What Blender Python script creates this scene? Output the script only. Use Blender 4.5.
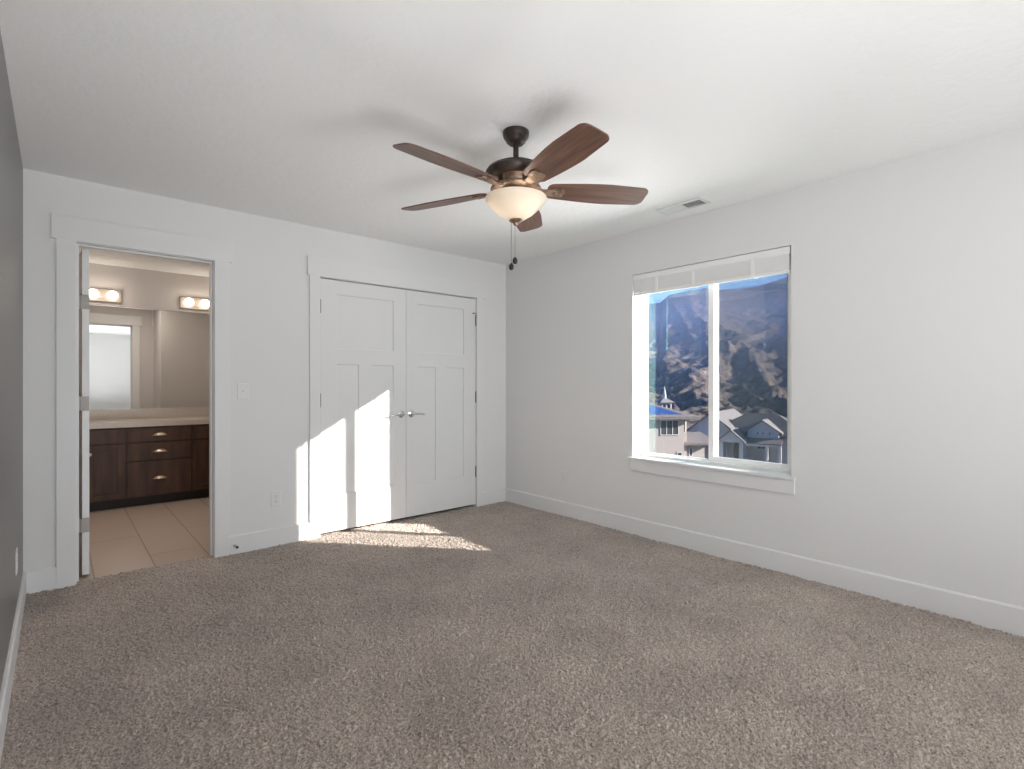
import bpy, bmesh, math, random
import numpy as np
from mathutils import Vector, Matrix

for o in list(bpy.data.objects):
    bpy.data.objects.remove(o, do_unlink=True)
S = bpy.context.scene
COL = S.collection
R_ = math.radians
random.seed(7)

# ------------------------------------------------------------------ camera
YAW = R_(41.2225)
FPX = 518.17
EYE = Vector((0.0, 0.0, 1.2013))
cd = bpy.data.cameras.new('camera')
cam = bpy.data.objects.new('camera', cd)
COL.objects.link(cam)
cam.location = EYE
cam.rotation_euler = (R_(90), 0, -YAW)
cd.sensor_width = 36.0
cd.lens = FPX / 1024 * 36.0
cd.clip_start = 0.02
cd.clip_end = 6000
S.camera = cam

# ------------------------------------------------------------------ colour management / light
S.view_settings.view_transform = 'Standard'
S.view_settings.look = 'None'
S.view_settings.exposure = 0.0
S.view_settings.gamma = 1.0
S.view_settings.use_curve_mapping = False

SUN_DIR = Vector((-1.0, 1.192, -0.566)).normalized()
world = bpy.data.worlds.new('sky')
S.world = world
world.use_nodes = True
wn = world.node_tree.nodes
wl = world.node_tree.links
bg = wn['Background']
tc = wn.new('ShaderNodeTexCoord')
sx = wn.new('ShaderNodeSeparateXYZ')
wl.new(tc.outputs['Generated'], sx.inputs[0])
rp = wn.new('ShaderNodeValToRGB')
rp.color_ramp.elements[0].position = 0.0
rp.color_ramp.elements[0].color = (0.36, 0.56, 0.98, 1)
rp.color_ramp.elements[1].position = 0.75
rp.color_ramp.elements[1].color = (0.10, 0.24, 0.62, 1)
e = rp.color_ramp.elements.new(0.22)
e.color = (0.15, 0.36, 0.90, 1)
wl.new(sx.outputs['Z'], rp.inputs[0])
wl.new(rp.outputs[0], bg.inputs['Color'])
bg.inputs['Strength'].default_value = 1.15

sd = bpy.data.lights.new('sun', 'SUN')
sd.energy = 20.0
sd.angle = R_(0.55)
sd.color = (1.0, 0.93, 0.84)
sun = bpy.data.objects.new('sun', sd)
COL.objects.link(sun)
sun.rotation_euler = SUN_DIR.to_track_quat('-Z', 'Y').to_euler()
sun.location = (30, -37, 18)


def area(name, loc, rot, sx_, sy_, power, col=(1, 1, 1)):
    d = bpy.data.lights.new(name, 'AREA')
    d.shape = 'RECTANGLE'
    d.size = sx_
    d.size_y = sy_
    d.energy = power
    d.color = col
    o = bpy.data.objects.new(name, d)
    COL.objects.link(o)
    o.location = loc
    o.rotation_euler = rot
    return o


# added fill lamp behind the camera, set before a made-up window
area('fill_near_wall', (2.36, -2.53, 1.38), (R_(90), 0, R_(-3)), 1.5, 1.4, 9, (0.97, 0.985, 1.0)).data.spread = R_(85)
# added fill lamp in a made-up hall opening of the same wall
area('fill_hall_side', (0.19, -2.66, 1.10), (R_(90), 0, R_(-24)), 0.56, 1.9, 10, (0.97, 0.985, 1.0)).data.spread = R_(110)
# added fill lamp low behind the camera, brightening the ceiling
area('fill_behind_camera', (0.55, -0.95, 0.25), (R_(163), 0, 0), 1.2, 1.4, 76, (0.97, 0.985, 1.0))
# added lamp below the mountain window, standing in for ground bounce
area('fill_outside_low', (8.0, -0.60, -2.4), (0, R_(127), 0), 3.2, 9.0, 1150, (0.98, 1.0, 1.0))


# added fill lamp under the bathroom ceiling, out of view
area('fill_bath_ceiling', (0.60, 5.20, 2.40), (0, 0, 0), 0.5, 0.5, 12, (1.0, 0.88, 0.78))


# ------------------------------------------------------------------ materials
def mat(name, col, rough=0.6, metal=0.0, spec=0.5, emit=None, es=0.0):
    m = bpy.data.materials.new(name)
    m.use_nodes = True
    b = m.node_tree.nodes['Principled BSDF']
    b.inputs['Base Color'].default_value = (*col, 1)
    b.inputs['Roughness'].default_value = rough
    b.inputs['Metallic'].default_value = metal
    b.inputs['Specular IOR Level'].default_value = spec
    if emit:
        b.inputs['Emission Color'].default_value = (*emit, 1)
        b.inputs['Emission Strength'].default_value = es
    return m


def nodes(m):
    return m.node_tree.nodes, m.node_tree.links, m.node_tree.nodes['Principled BSDF']


def coords(m, scale=(1, 1, 1), rot=(0, 0, 0), kind='Object'):
    n, l, b = nodes(m)
    t = n.new('ShaderNodeTexCoord')
    mp = n.new('ShaderNodeMapping')
    mp.inputs['Scale'].default_value = scale
    mp.inputs['Rotation'].default_value = rot
    l.new(t.outputs[kind], mp.inputs[0])
    return mp.outputs[0]


def bump(m, scale, strength, dist, detail=3.0, sc=(1, 1, 1), rough=0.5):
    n, l, b = nodes(m)
    v = coords(m, sc)
    t = n.new('ShaderNodeTexNoise')
    t.inputs['Scale'].default_value = scale
    t.inputs['Detail'].default_value = detail
    t.inputs['Roughness'].default_value = rough
    l.new(v, t.inputs['Vector'])
    bp = n.new('ShaderNodeBump')
    bp.inputs['Strength'].default_value = strength
    bp.inputs['Distance'].default_value = dist
    l.new(t.outputs['Fac'], bp.inputs['Height'])
    l.new(bp.outputs[0], b.inputs['Normal'])
    return t


def vary(m, c1, c2, scale, lo=0.35, hi=0.65, detail=4.0, sc=(1, 1, 1), rough=0.55, kind='Object'):
    n, l, b = nodes(m)
    v = coords(m, sc, kind=kind)
    t = n.new('ShaderNodeTexNoise')
    t.inputs['Scale'].default_value = scale
    t.inputs['Detail'].default_value = detail
    t.inputs['Roughness'].default_value = rough
    l.new(v, t.inputs['Vector'])
    r = n.new('ShaderNodeValToRGB')
    r.color_ramp.elements[0].position = lo
    r.color_ramp.elements[0].color = (*c1, 1)
    r.color_ramp.elements[1].position = hi
    r.color_ramp.elements[1].color = (*c2, 1)
    l.new(t.outputs['Fac'], r.inputs[0])
    l.new(r.outputs[0], b.inputs['Base Color'])
    return r


M = {}
M['wall'] = mat('wall_paint', (0.78, 0.78, 0.775), 0.55, spec=0.3)
bump(M['wall'], 55, 0.06, 0.003)
M['accent'] = mat('accent_paint', (0.200, 0.197, 0.195), 0.36, spec=0.5)
bump(M['accent'], 60, 0.10, 0.003)
M['ceiling'] = mat('ceiling_paint', (0.90, 0.90, 0.89), 0.8, spec=0.2)
bump(M['ceiling'], 26, 0.32, 0.010, 4.0)
M['bathwall'] = mat('bath_paint', (0.66, 0.625, 0.60), 0.5, spec=0.3)
bump(M['bathwall'], 55, 0.08, 0.004)
M['trim'] = mat('trim_paint', (0.79, 0.79, 0.79), 0.42, spec=0.35)
M['door'] = mat('door_paint', (0.78, 0.78, 0.78), 0.35, spec=0.4)
M['vinyl'] = mat('window_vinyl', (0.90, 0.90, 0.90), 0.3)
M['blind'] = mat('blind_slat', (0.88, 0.88, 0.87), 0.4)
M['plastic'] = mat('plate_plastic', (0.78, 0.78, 0.77), 0.35)
M['dark_slot'] = mat('dark_slot', (0.03, 0.03, 0.03), 0.6)
M['nickel'] = mat('satin_nickel', (0.60, 0.57, 0.53), 0.34, 1.0)
M['pull'] = mat('warm_nickel', (0.78, 0.62, 0.48), 0.34, 1.0)
M['plate'] = mat('dull_nickel', (0.40, 0.385, 0.365), 0.6, 0.7)
M['hinge'] = mat('dark_hinge_metal', (0.20, 0.19, 0.18), 0.45, 0.8)
M['chrome'] = mat('bright_chrome', (0.80, 0.80, 0.80), 0.10, 1.0)
M['bronze'] = mat('oil_rubbed_bronze', (0.050, 0.040, 0.034), 0.42, 0.35)
vary(M['bronze'], (0.030, 0.026, 0.024), (0.085, 0.060, 0.046), 14)
M['copper'] = mat('brushed_copper_bronze', (0.33, 0.20, 0.14), 0.38, 0.75)
vary(M['copper'], (0.20, 0.12, 0.085), (0.46, 0.30, 0.21), 30)
M['bracket'] = mat('bracket_bronze', (0.30, 0.20, 0.14), 0.4, 0.6)
vary(M['bracket'], (0.15, 0.10, 0.072), (0.36, 0.25, 0.18), 35)
M['blade'] = mat('walnut_blade', (0.16, 0.08, 0.05), 0.38)
vary(M['blade'], (0.072, 0.034, 0.024), (0.235, 0.118, 0.076), 3.2, 0.30, 0.72, 6.0, (1.0, 16.0, 16.0), 0.65)
M['chain'] = mat('chain_metal', (0.35, 0.33, 0.30), 0.35, 1.0)
M['fob'] = mat('chain_fob', (0.02, 0.016, 0.014), 0.3)
M['espresso'] = mat('espresso_wood', (0.05, 0.03, 0.022), 0.42, spec=0.3)
vary(M['espresso'], (0.042, 0.020, 0.013), (0.098, 0.050, 0.032), 2.4, 0.3, 0.75, 5.0, (6.0, 6.0, 1.0))
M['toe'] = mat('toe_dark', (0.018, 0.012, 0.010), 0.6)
M['counter'] = mat('counter_laminate', (0.60, 0.54, 0.48), 0.3)
vary(M['counter'], (0.48, 0.43, 0.38), (0.56, 0.505, 0.45), 90)
M['mirror'] = mat('mirror_glass', (0.86, 0.87, 0.86), 0.015, 1.0)
M['fixture'] = mat('brushed_fixture', (0.36, 0.31, 0.26), 0.55, 0.6)
M['globe'] = mat('lit_globe', (0.9, 0.85, 0.78), 0.3, emit=(1.0, 0.88, 0.75), es=9.0)
M['rubber'] = mat('rubber', (0.05, 0.05, 0.05), 0.7)
M['ventdark'] = mat('duct_dark', (0.20, 0.20, 0.20), 0.8)
M['grille'] = mat('register_paint', (0.78, 0.78, 0.77), 0.45)


def carpet_mat():
    m = mat('carpet_pile', (0.40, 0.33, 0.28), 0.95, spec=0.05)
    n, l, b = nodes(m)
    b.inputs['Sheen Weight'].default_value = 0.45
    b.inputs['Sheen Roughness'].default_value = 0.5
    v = coords(m)
    t1 = n.new('ShaderNodeTexNoise')
    t1.inputs['Scale'].default_value = 150
    t1.inputs['Detail'].default_value = 4
    t1.inputs['Roughness'].default_value = 0.7
    l.new(v, t1.inputs['Vector'])
    r1 = n.new('ShaderNodeValToRGB')
    r1.color_ramp.elements[0].position = 0.33
    r1.color_ramp.elements[0].color = (0.17, 0.124, 0.099, 1)
    r1.color_ramp.elements[1].position = 0.66
    r1.color_ramp.elements[1].color = (0.78, 0.675, 0.595, 1)
    l.new(t1.outputs['Fac'], r1.inputs[0])
    t2 = n.new('ShaderNodeTexNoise')
    t2.inputs['Scale'].default_value = 2.2
    t2.inputs['Detail'].default_value = 5
    t2.inputs['Roughness'].default_value = 0.6
    l.new(v, t2.inputs['Vector'])
    r2 = n.new('ShaderNodeValToRGB')
    r2.color_ramp.elements[0].position = 0.35
    r2.color_ramp.elements[0].color = (0.78, 0.77, 0.77, 1)
    r2.color_ramp.elements[1].position = 0.65
    r2.color_ramp.elements[1].color = (1.0, 1.0, 0.99, 1)
    l.new(t2.outputs['Fac'], r2.inputs[0])
    mx = n.new('ShaderNodeMix')
    mx.data_type = 'RGBA'
    mx.blend_type = 'MULTIPLY'
    mx.inputs['Factor'].default_value = 1.0
    l.new(r1.outputs[0], mx.inputs['A'])
    l.new(r2.outputs[0], mx.inputs['B'])
    l.new(mx.outputs['Result'], b.inputs['Base Color'])
    t3 = n.new('ShaderNodeTexNoise')
    t3.inputs['Scale'].default_value = 240
    t3.inputs['Detail'].default_value = 2
    l.new(v, t3.inputs['Vector'])
    bp = n.new('ShaderNodeBump')
    bp.inputs['Strength'].default_value = 0.6
    bp.inputs['Distance'].default_value = 0.004
    l.new(t3.outputs['Fac'], bp.inputs['Height'])
    l.new(bp.outputs[0], b.inputs['Normal'])
    return m


M['carpet'] = carpet_mat()


def tile_mat():
    m = mat('beige_tile', (0.5, 0.42, 0.36), 0.35)
    n, l, b = nodes(m)
    t = n.new('ShaderNodeTexCoord')
    mp = n.new('ShaderNodeMapping')
    mp.inputs['Rotation'].default_value = (0, 0, R_(90))
    mp.inputs['Location'].default_value = (0.0, 0.148 + 0.0, 0)
    l.new(t.outputs['Object'], mp.inputs[0])
    br = n.new('ShaderNodeTexBrick')
    br.offset = 0.5
    br.inputs['Scale'].default_value = 1.0
    br.inputs['Brick Width'].default_value = 1.268
    br.inputs['Row Height'].default_value = 0.317
    br.inputs['Mortar Size'].default_value = 0.004
    br.inputs['Mortar Smooth'].default_value = 0.1
    br.inputs['Color1'].default_value = (0.54, 0.44, 0.365, 1)
    br.inputs['Color2'].default_value = (0.50, 0.405, 0.335, 1)
    br.inputs['Mortar'].default_value = (0.27, 0.21, 0.17, 1)
    l.new(mp.outputs[0], br.inputs['Vector'])
    l.new(br.outputs['Color'], b.inputs['Base Color'])
    return m


M['tile'] = tile_mat()


def glass_mat(name, refl, tint):
    m = bpy.data.materials.new(name)
    m.use_nodes = True
    n, l = m.node_tree.nodes, m.node_tree.links
    n.remove(n['Principled BSDF'])
    out = n['Material Output']
    tr = n.new('ShaderNodeBsdfTransparent')
    tr.inputs[0].default_value = (0.97, 0.97, 0.97, 1)
    gl = n.new('ShaderNodeBsdfGlossy')
    gl.inputs['Color'].default_value = (*tint, 1)
    gl.inputs['Roughness'].default_value = 0.0
    lw = n.new('ShaderNodeLayerWeight')
    lw.inputs['Blend'].default_value = refl
    ad = n.new('ShaderNodeMath')
    ad.operation = 'MULTIPLY_ADD'
    ad.inputs[1].default_value = 0.8
    ad.inputs[2].default_value = refl * 0.42
    l.new(lw.outputs['Fresnel'], ad.inputs[0])
    mx = n.new('ShaderNodeMixShader')
    l.new(ad.outputs[0], mx.inputs[0])
    l.new(tr.outputs[0], mx.inputs[1])
    l.new(gl.outputs[0], mx.inputs[2])
    l.new(mx.outputs[0], out.inputs['Surface'])
    return m


M['glass'] = glass_mat('window_glass', 0.10, (0.52, 0.92, 0.88))


def screen_mat():
    m = bpy.data.materials.new('insect_screen_mesh')
    m.use_nodes = True
    n, l = m.node_tree.nodes, m.node_tree.links
    n.remove(n['Principled BSDF'])
    tr = n.new('ShaderNodeBsdfTransparent')
    df = n.new('ShaderNodeBsdfDiffuse')
    df.inputs[0].default_value = (0.13, 0.13, 0.14, 1)
    mx = n.new('ShaderNodeMixShader')
    mx.inputs[0].default_value = 0.24
    l.new(tr.outputs[0], mx.inputs[1])
    l.new(df.outputs[0], mx.inputs[2])
    l.new(mx.outputs[0], n['Material Output'].inputs['Surface'])
    return m


M['screen'] = screen_mat()


def bowl_mat():
    m = bpy.data.materials.new('alabaster_glass')
    m.use_nodes = True
    n, l = m.node_tree.nodes, m.node_tree.links
    b = n['Principled BSDF']
    b.inputs['Base Color'].default_value = (0.90, 0.86, 0.79, 1)
    b.inputs['Roughness'].default_value = 0.35
    b.inputs['Emission Color'].default_value = (1.0, 0.86, 0.70, 1)
    b.inputs['Emission Strength'].default_value = 0.08
    ts = n.new('ShaderNodeBsdfTranslucent')
    ts.inputs[0].default_value = (0.95, 0.89, 0.80, 1)
    mx = n.new('ShaderNodeMixShader')
    mx.inputs[0].default_value = 0.5
    l.new(b.outputs[0], mx.inputs[1])
    l.new(ts.outputs[0], mx.inputs[2])
    l.new(mx.outputs[0], n['Material Output'].inputs['Surface'])
    return m


M['bowl'] = bowl_mat()


# ------------------------------------------------------------------ mesh helpers
class MB:
    def __init__(self):
        self.v = []
        self.f = []

    def add(self, vs, fs, mtx=None):
        k = len(self.v)
        for p in vs:
            p = Vector(p)
            if mtx:
                p = mtx @ p
            self.v.append(p)
        for f in fs:
            self.f.append(tuple(i + k for i in f))
        return self

    def box(self, x0, x1, y0, y1, z0, z1, mtx=None):
        vs = [(x0, y0, z0), (x1, y0, z0), (x1, y1, z0), (x0, y1, z0),
              (x0, y0, z1), (x1, y0, z1), (x1, y1, z1), (x0, y1, z1)]
        fs = [(0, 3, 2, 1), (4, 5, 6, 7), (0, 1, 5, 4), (1, 2, 6, 5), (2, 3, 7, 6), (3, 0, 4, 7)]
        return self.add(vs, fs, mtx)

    def prism(self, poly, axis, a0, a1, mtx=None):
        """poly: 2-D outline; axis: the axis it is extruded along (the outline lies in the other two, in xyz order)"""
        def P(p, a):
            if axis == 'x':
                return (a, p[0], p[1])
            if axis == 'y':
                return (p[0], a, p[1])
            return (p[0], p[1], a)
        n = len(poly)
        vs = [P(p, a0) for p in poly] + [P(p, a1) for p in poly]
        fs = [tuple(range(n))[::-1], tuple(range(n, 2 * n))]
        for i in range(n):
            j = (i + 1) % n
            fs.append((i, j, n + j, n + i))
        return self.add(vs, fs, mtx)

    def lathe(self, prof, seg=40, c=(0, 0, 0), mtx=None, close=False):
        vs = []
        fs = []
        n = len(prof)
        for s in range(seg):
            a = 2 * math.pi * s / seg
            for r, z in prof:
                vs.append((c[0] + r * math.cos(a), c[1] + r * math.sin(a), c[2] + z))
        for s in range(seg):
            t = (s + 1) % seg
            for i in range(n - 1):
                fs.append((s * n + i, t * n + i, t * n + i + 1, s * n + i + 1))
        return self.add(vs, fs, mtx)

    def tube(self, pts, r, seg=12, mtx=None):
        pts = [Vector(p) for p in pts]
        rr = r if isinstance(r, (list, tuple)) else [r] * len(pts)
        vs = []
        fs = []
        for i, p in enumerate(pts):
            d = (pts[min(i + 1, len(pts) - 1)] - pts[max(i - 1, 0)]).normalized()
            up = Vector((0, 0, 1)) if abs(d.z) < 0.9 else Vector((1, 0, 0))
            a = d.cross(up).normalized()
            b = d.cross(a).normalized()
            for s in range(seg):
                t = 2 * math.pi * s / seg
                vs.append(p + a * (rr[i] * math.cos(t)) + b * (rr[i] * math.sin(t)))
        for i in range(len(pts) - 1):
            for s in range(seg):
                t = (s + 1) % seg
                fs.append((i * seg + s, i * seg + t, (i + 1) * seg + t, (i + 1) * seg + s))
        fs.append(tuple(range(seg))[::-1])
        fs.append(tuple(range((len(pts) - 1) * seg, len(pts) * seg)))
        return self.add(vs, fs, mtx)

    def ball(self, c, r, seg=20, rings=12, sc=(1, 1, 1), mtx=None):
        vs = []
        fs = []
        for i in range(rings + 1):
            th = math.pi * i / rings
            for s in range(seg):
                a = 2 * math.pi * s / seg
                vs.append((c[0] + sc[0] * r * math.sin(th) * math.cos(a), c[1] + sc[1] * r * math.sin(th) * math.sin(a), c[2] + sc[2] * r * math.cos(th)))
        for i in range(rings):
            for s in range(seg):
                t = (s + 1) % seg
                fs.append((i * seg + s, i * seg + t, (i + 1) * seg + t, (i + 1) * seg + s))
        return self.add(vs, fs, mtx)

    def build(self, name, m, parent=None, bevel=0.0, smooth=False, seg=2, loc=None):
        me = bpy.data.meshes.new(name)
        me.from_pydata([tuple(p) for p in self.v], [], self.f)
        bm = bmesh.new()
        bm.from_mesh(me)
        bmesh.ops.remove_doubles(bm, verts=bm.verts, dist=1e-6)
        bmesh.ops.recalc_face_normals(bm, faces=bm.faces)
        bm.to_mesh(me)
        bm.free()
        if m:
            me.materials.append(m)
        o = bpy.data.objects.new(name, me)
        COL.objects.link(o)
        if parent:
            o.parent = parent
        if loc:
            o.location = loc
        if smooth:
            for p in me.polygons:
                p.use_smooth = True
            sm = o.modifiers.new('edges', 'EDGE_SPLIT')
            sm.split_angle = R_(35)
        if bevel > 0:
            bv = o.modifiers.new('bevel', 'BEVEL')
            bv.width = bevel
            bv.segments = seg
            bv.limit_method = 'ANGLE'
            bv.angle_limit = R_(40)
        return o


def tag(o, label, cat, group=None, kind=None):
    o['label'] = label
    o['category'] = cat
    if group:
        o['group'] = group
    if kind:
        o['kind'] = kind
    return o


def st(o, label, cat):
    return tag(o, label, cat, kind='structure')


def empty(name, loc, rz=0.0, rx=0.0, ry=0.0):
    o = bpy.data.objects.new(name, None)
    COL.objects.link(o)
    o.location = loc
    o.rotation_euler = (rx, ry, rz)
    o.empty_display_size = 0.1
    return o


def copy_thing(root):
    r = root.copy()
    COL.objects.link(r)
    for ch in list(root.children):
        c = ch.copy()
        COL.objects.link(c)
        c.parent = r
        for g in list(ch.children):
            d = g.copy()
            COL.objects.link(d)
            d.parent = c
    return r


# ------------------------------------------------------------------ room measures
XL, XR, YB, YN, HC = -0.1512, 3.4933, 4.0844, -2.60, 2.44
WT = 0.1156
YB2 = YB + WT
YM = 6.80
# window opening
WY0, WY1, WZ0, WZ1 = 1.304, 2.508, 0.617, 2.086
XO = XR + 0.205
# door openings (between jambs)
BX0, BX1, DZ = 0.085, 0.814, 2.060
CX0, CX1, CZ = 1.560, 3.100, 2.052

# walls
b = MB()
b.box(XL - 0.1, BX0 - 0.02, YB, YB2, 0, HC)
b.box(BX0 - 0.02, BX1 + 0.02, YB, YB2, DZ + 0.02, HC)
b.box(BX1 + 0.02, CX0 - 0.02, YB, YB2, 0, HC)
b.box(CX0 - 0.02, CX1 + 0.02, YB, YB2, CZ + 0.02, HC)
b.box(CX1 + 0.02, XO, YB, YB2, 0, HC)
st(b.build('wall_back', M['wall']), 'pale grey wall holding the bathroom doorway and the closet doors', 'wall')

b = MB()
b.box(XR, XO, YN - 0.1, WY0, -0.3, HC)
b.box(XR, XO, WY0, WY1, -0.3, WZ0 - 0.02)
b.box(XR, XO, WY0, WY1, WZ1, HC)
b.box(XR, XO, WY1, YB, -0.3, HC)
st(b.build('wall_right', M['wall']), 'pale grey wall with the mountain view window', 'wall')
st(MB().box(XL - 0.1, XL, YN - 0.1, YB, -0.1, HC).build('wall_left', M['accent']), 'dark grey accent wall at the left edge', 'wall')
NX0, NX1, NZ0, NZ1 = 1.58, 3.14, 0.70, 2.05
b = MB()
b.box(XL - 0.1, -0.13, YN - 0.12, YN, -0.1, HC)
b.box(-0.13, 0.51, YN - 0.12, YN, 2.08, HC)
b.box(0.51, NX0, YN - 0.12, YN, -0.1, HC)
b.box(-0.25, 0.65, YN - 1.3, YN - 1.2, -0.1, HC)  # unseen hall box, added with the doorway gap for the fill lamp
b.box(-0.25, -0.15, YN - 1.2, YN - 0.12, -0.1, HC)
b.box(0.55, 0.65, YN - 1.2, YN - 0.12, -0.1, HC)
b.box(-0.25, 0.65, YN - 1.3, YN - 0.12, HC, HC + 0.1)
b.box(-0.25, 0.65, YN - 1.3, YN - 0.12, -0.2, -0.1)
b.box(NX1, XO, YN - 0.12, YN, -0.1, HC)
b.box(NX0, NX1, YN - 0.12, YN, -0.1, NZ0)
b.box(NX0, NX1, YN - 0.12, YN, NZ1, HC)
st(b.build('wall_near', M['wall']), 'pale grey wall facing the closet doors, seen only in the mirror', 'wall')
st(MB().box(XL - 0.4, XO, YN - 0.12, YM + 0.1, HC, HC + 0.15).build('ceiling', M['ceiling']), 'white lightly textured ceiling above the fan', 'ceiling')

# closet / bathroom shell
b = MB()
b.box(1.08, XO, 4.80, 4.90, 0, HC)
b.box(1.08, 1.46, YB2, 4.80, 0, HC)
b.box(XR, XO, YB2, 4.80, 0, HC)
st(b.build('wall_closet', M['bathwall']), 'beige bathroom wall in front of the closet, seen in the mirror', 'wall')
st(MB().box(-0.45, -0.35, YB2, YM + 0.1, 0, HC).build('wall_bath_left', M['bathwall']), 'beige bathroom wall hidden behind the open white door', 'wall')
st(MB().box(1.75, 1.85, 4.90, YM + 0.1, 0, HC).build('wall_bath_right', M['bathwall']), 'beige bathroom wall at the end of the vanity', 'wall')
st(MB().box(-0.45, 1.85, YM, YM + 0.1, 0, HC).build('wall_bath_back', M['bathwall']), 'beige bathroom wall behind the mirror and globe lights', 'wall')
st(MB().box(XL - 0.35, 1.06, YB2, YB2 + 0.002, DZ + 0.02, HC).box(XL - 0.35, BX0 - 0.02, YB2, YB2 + 0.002, 0, DZ + 0.02)
   .box(BX1 + 0.02, 1.08, YB2, YB2 + 0.002, 0, DZ + 0.02).build('wall_bath_front', M['bathwall']), 'beige bathroom side of the doorway wall, seen in the mirror', 'wall')

# floors
st(MB().box(-0.45, 1.85, YB + 0.045, YM + 0.1, -0.05, -0.004).build('floor_bath', M['tile']), 'beige stone tile bathroom floor beyond the open doorway', 'floor')


def lattice(xs, ys, lam, seed):
    rng = np.random.default_rng(seed)
    gx, gy = xs / lam, ys / lam
    ix, iy = np.floor(gx).astype(int), np.floor(gy).astype(int)
    fx, fy = gx - ix, gy - iy
    ix -= ix.min()
    iy -= iy.min()
    T = rng.random((ix.max() + 2, iy.max() + 2)) * 2 - 1
    ux = fx * fx * (3 - 2 * fx)
    uy = fy * fy * (3 - 2 * fy)
    return (T[ix, iy] * (1 - ux) * (1 - uy) + T[ix + 1, iy] * ux * (1 - uy) + T[ix, iy + 1] * (1 - ux) * uy + T[ix + 1, iy + 1] * ux * uy)


def grid_object(name, X, Y, Z, m, smooth=True):
    ny, nx = X.shape
    co = np.stack([X, Y, Z], -1).reshape(-1, 3).astype(np.float32)
    idx = np.arange(nx * ny).reshape(ny, nx)
    q = np.stack([idx[:-1, :-1], idx[:-1, 1:], idx[1:, 1:], idx[1:, :-1]], -1).reshape(-1, 4)
    me = bpy.data.meshes.new(name)
    me.vertices.add(len(co))
    me.vertices.foreach_set('co', co.ravel())
    me.loops.add(q.size)
    me.loops.foreach_set('vertex_index', q.ravel().astype(np.int32))
    me.polygons.add(len(q))
    me.polygons.foreach_set('loop_start', np.arange(0, q.size, 4, dtype=np.int32))
    me.polygons.foreach_set('loop_total', np.full(len(q), 4, dtype=np.int32))
    me.update(calc_edges=True)
    if smooth:
        me.polygons.foreach_set('use_smooth', np.ones(len(q), dtype=bool))
    me.materials.append(m)
    o = bpy.data.objects.new(name, me)
    COL.objects.link(o)
    return o


cx = np.arange(XL - 0.01, XR + 0.012, 0.0041)
cy = np.arange(-0.25, YB + 0.052, 0.0041)
X, Y = np.meshgrid(cx, cy)
a = R_(35)
xr, yr = X * math.cos(a) - Y * math.sin(a), X * math.sin(a) + Y * math.cos(a)
wx, wy = 0.012 * lattice(X, Y, 0.05, 3), 0.012 * lattice(X, Y, 0.05, 4)
h = (0.0115 * np.abs(lattice(xr + wx, (yr + wy) * 1.6, 0.0125, 1)) + 0.0080 * np.abs(lattice(yr + wy, xr + wx, 0.0085, 2))
     + 0.0030 * lattice(X, Y, 0.35, 5) + 0.0025 * lattice(xr, yr, 0.11, 6))
Z = h - 0.012
st(grid_object('floor', X, Y, Z, M['carpet']), 'taupe beige deep pile carpet covering the bedroom floor', 'floor')
st(MB().box(XL - 0.1, XO, YN - 0.12, -0.25, -0.06, -0.003).build('floor_near', M['carpet']), 'taupe beige carpet by the near wall', 'floor')
st(MB().box(XL - 0.1, XO, YN - 0.12, 4.80, -0.30, -0.062).build('floor_slab', M['ventdark']), 'hidden slab under the bedroom carpet', 'floor')

# ------------------------------------------------------------------ trim
BH, BT = 0.128, 0.014


def base_profile(sign=1):
    return [(0, -0.012), (sign * BT, -0.012), (sign * BT, BH - 0.008), (sign * (BT - 0.006), BH), (0, BH)]


# along the right wall
p = [(XR - q, z) for q, z in base_profile()]
st(MB().prism(p, 'y', YN, YB).build('baseboard_right', M['trim']), 'white baseboard along the window wall', 'baseboard')
p = [(XL + q, z) for q, z in base_profile()]
st(MB().prism(p, 'y', YN, YB).build('baseboard_left', M['trim']), 'white baseboard along the dark grey accent wall', 'baseboard')
b = MB()
p = [(YB - q, z) for q, z in base_profile()]
for x0, x1 in ((XL + BT, -0.008), (0.908, 1.474), (3.181, XR - BT)):
    b.prism(p, 'x', x0, x1)
st(b.build('baseboard_back', M['trim']), 'white baseboard pieces between the door casings', 'baseboard')
p = [(YN + q, z) for q, z in base_profile()]
st(MB().prism(p, 'x', 0.53, XR - BT).build('baseboard_near', M['trim']), 'white baseboard under the added near wall window', 'baseboard')


def casing(n, x0, x1, zt, label, cl, cr, hl, hr, htop):
    """flat craftsman casing: two legs and a header that overhangs them; jamb liners inside the wall"""
    t = empty('trim_%d' % n, ((x0 + x1) / 2, YB, 0))
    st(t, label, 'door trim')
    ox = -(x0 + x1) / 2
    y0 = -0.018
    MB().box(ox + cl, ox + x0 - 0.005, y0, 0, -0.012, zt + 0.004).build('casing_leg', M['trim'], t, 0.0008)
    MB().box(ox + x1 + 0.005, ox + cr, y0, 0, -0.012, zt + 0.004).build('casing_leg', M['trim'], t, 0.0008)
    MB().box(ox + hl, ox + hr, -0.018, 0, zt + 0.004, htop).build('casing_header', M['trim'], t, 0.0008)
    MB().box(ox + x0 - 0.02, ox + x0, 0, WT, -0.012, zt).build('jamb', M['trim'], t, 0.001)
    MB().box(ox + x1, ox + x1 + 0.02, 0, WT, -0.012, zt).build('jamb', M['trim'], t, 0.001)
    MB().box(ox + x0 - 0.02, ox + x1 + 0.02, 0, WT, zt, zt + 0.02).build('jamb', M['trim'], t, 0.001)
    return t


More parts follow.
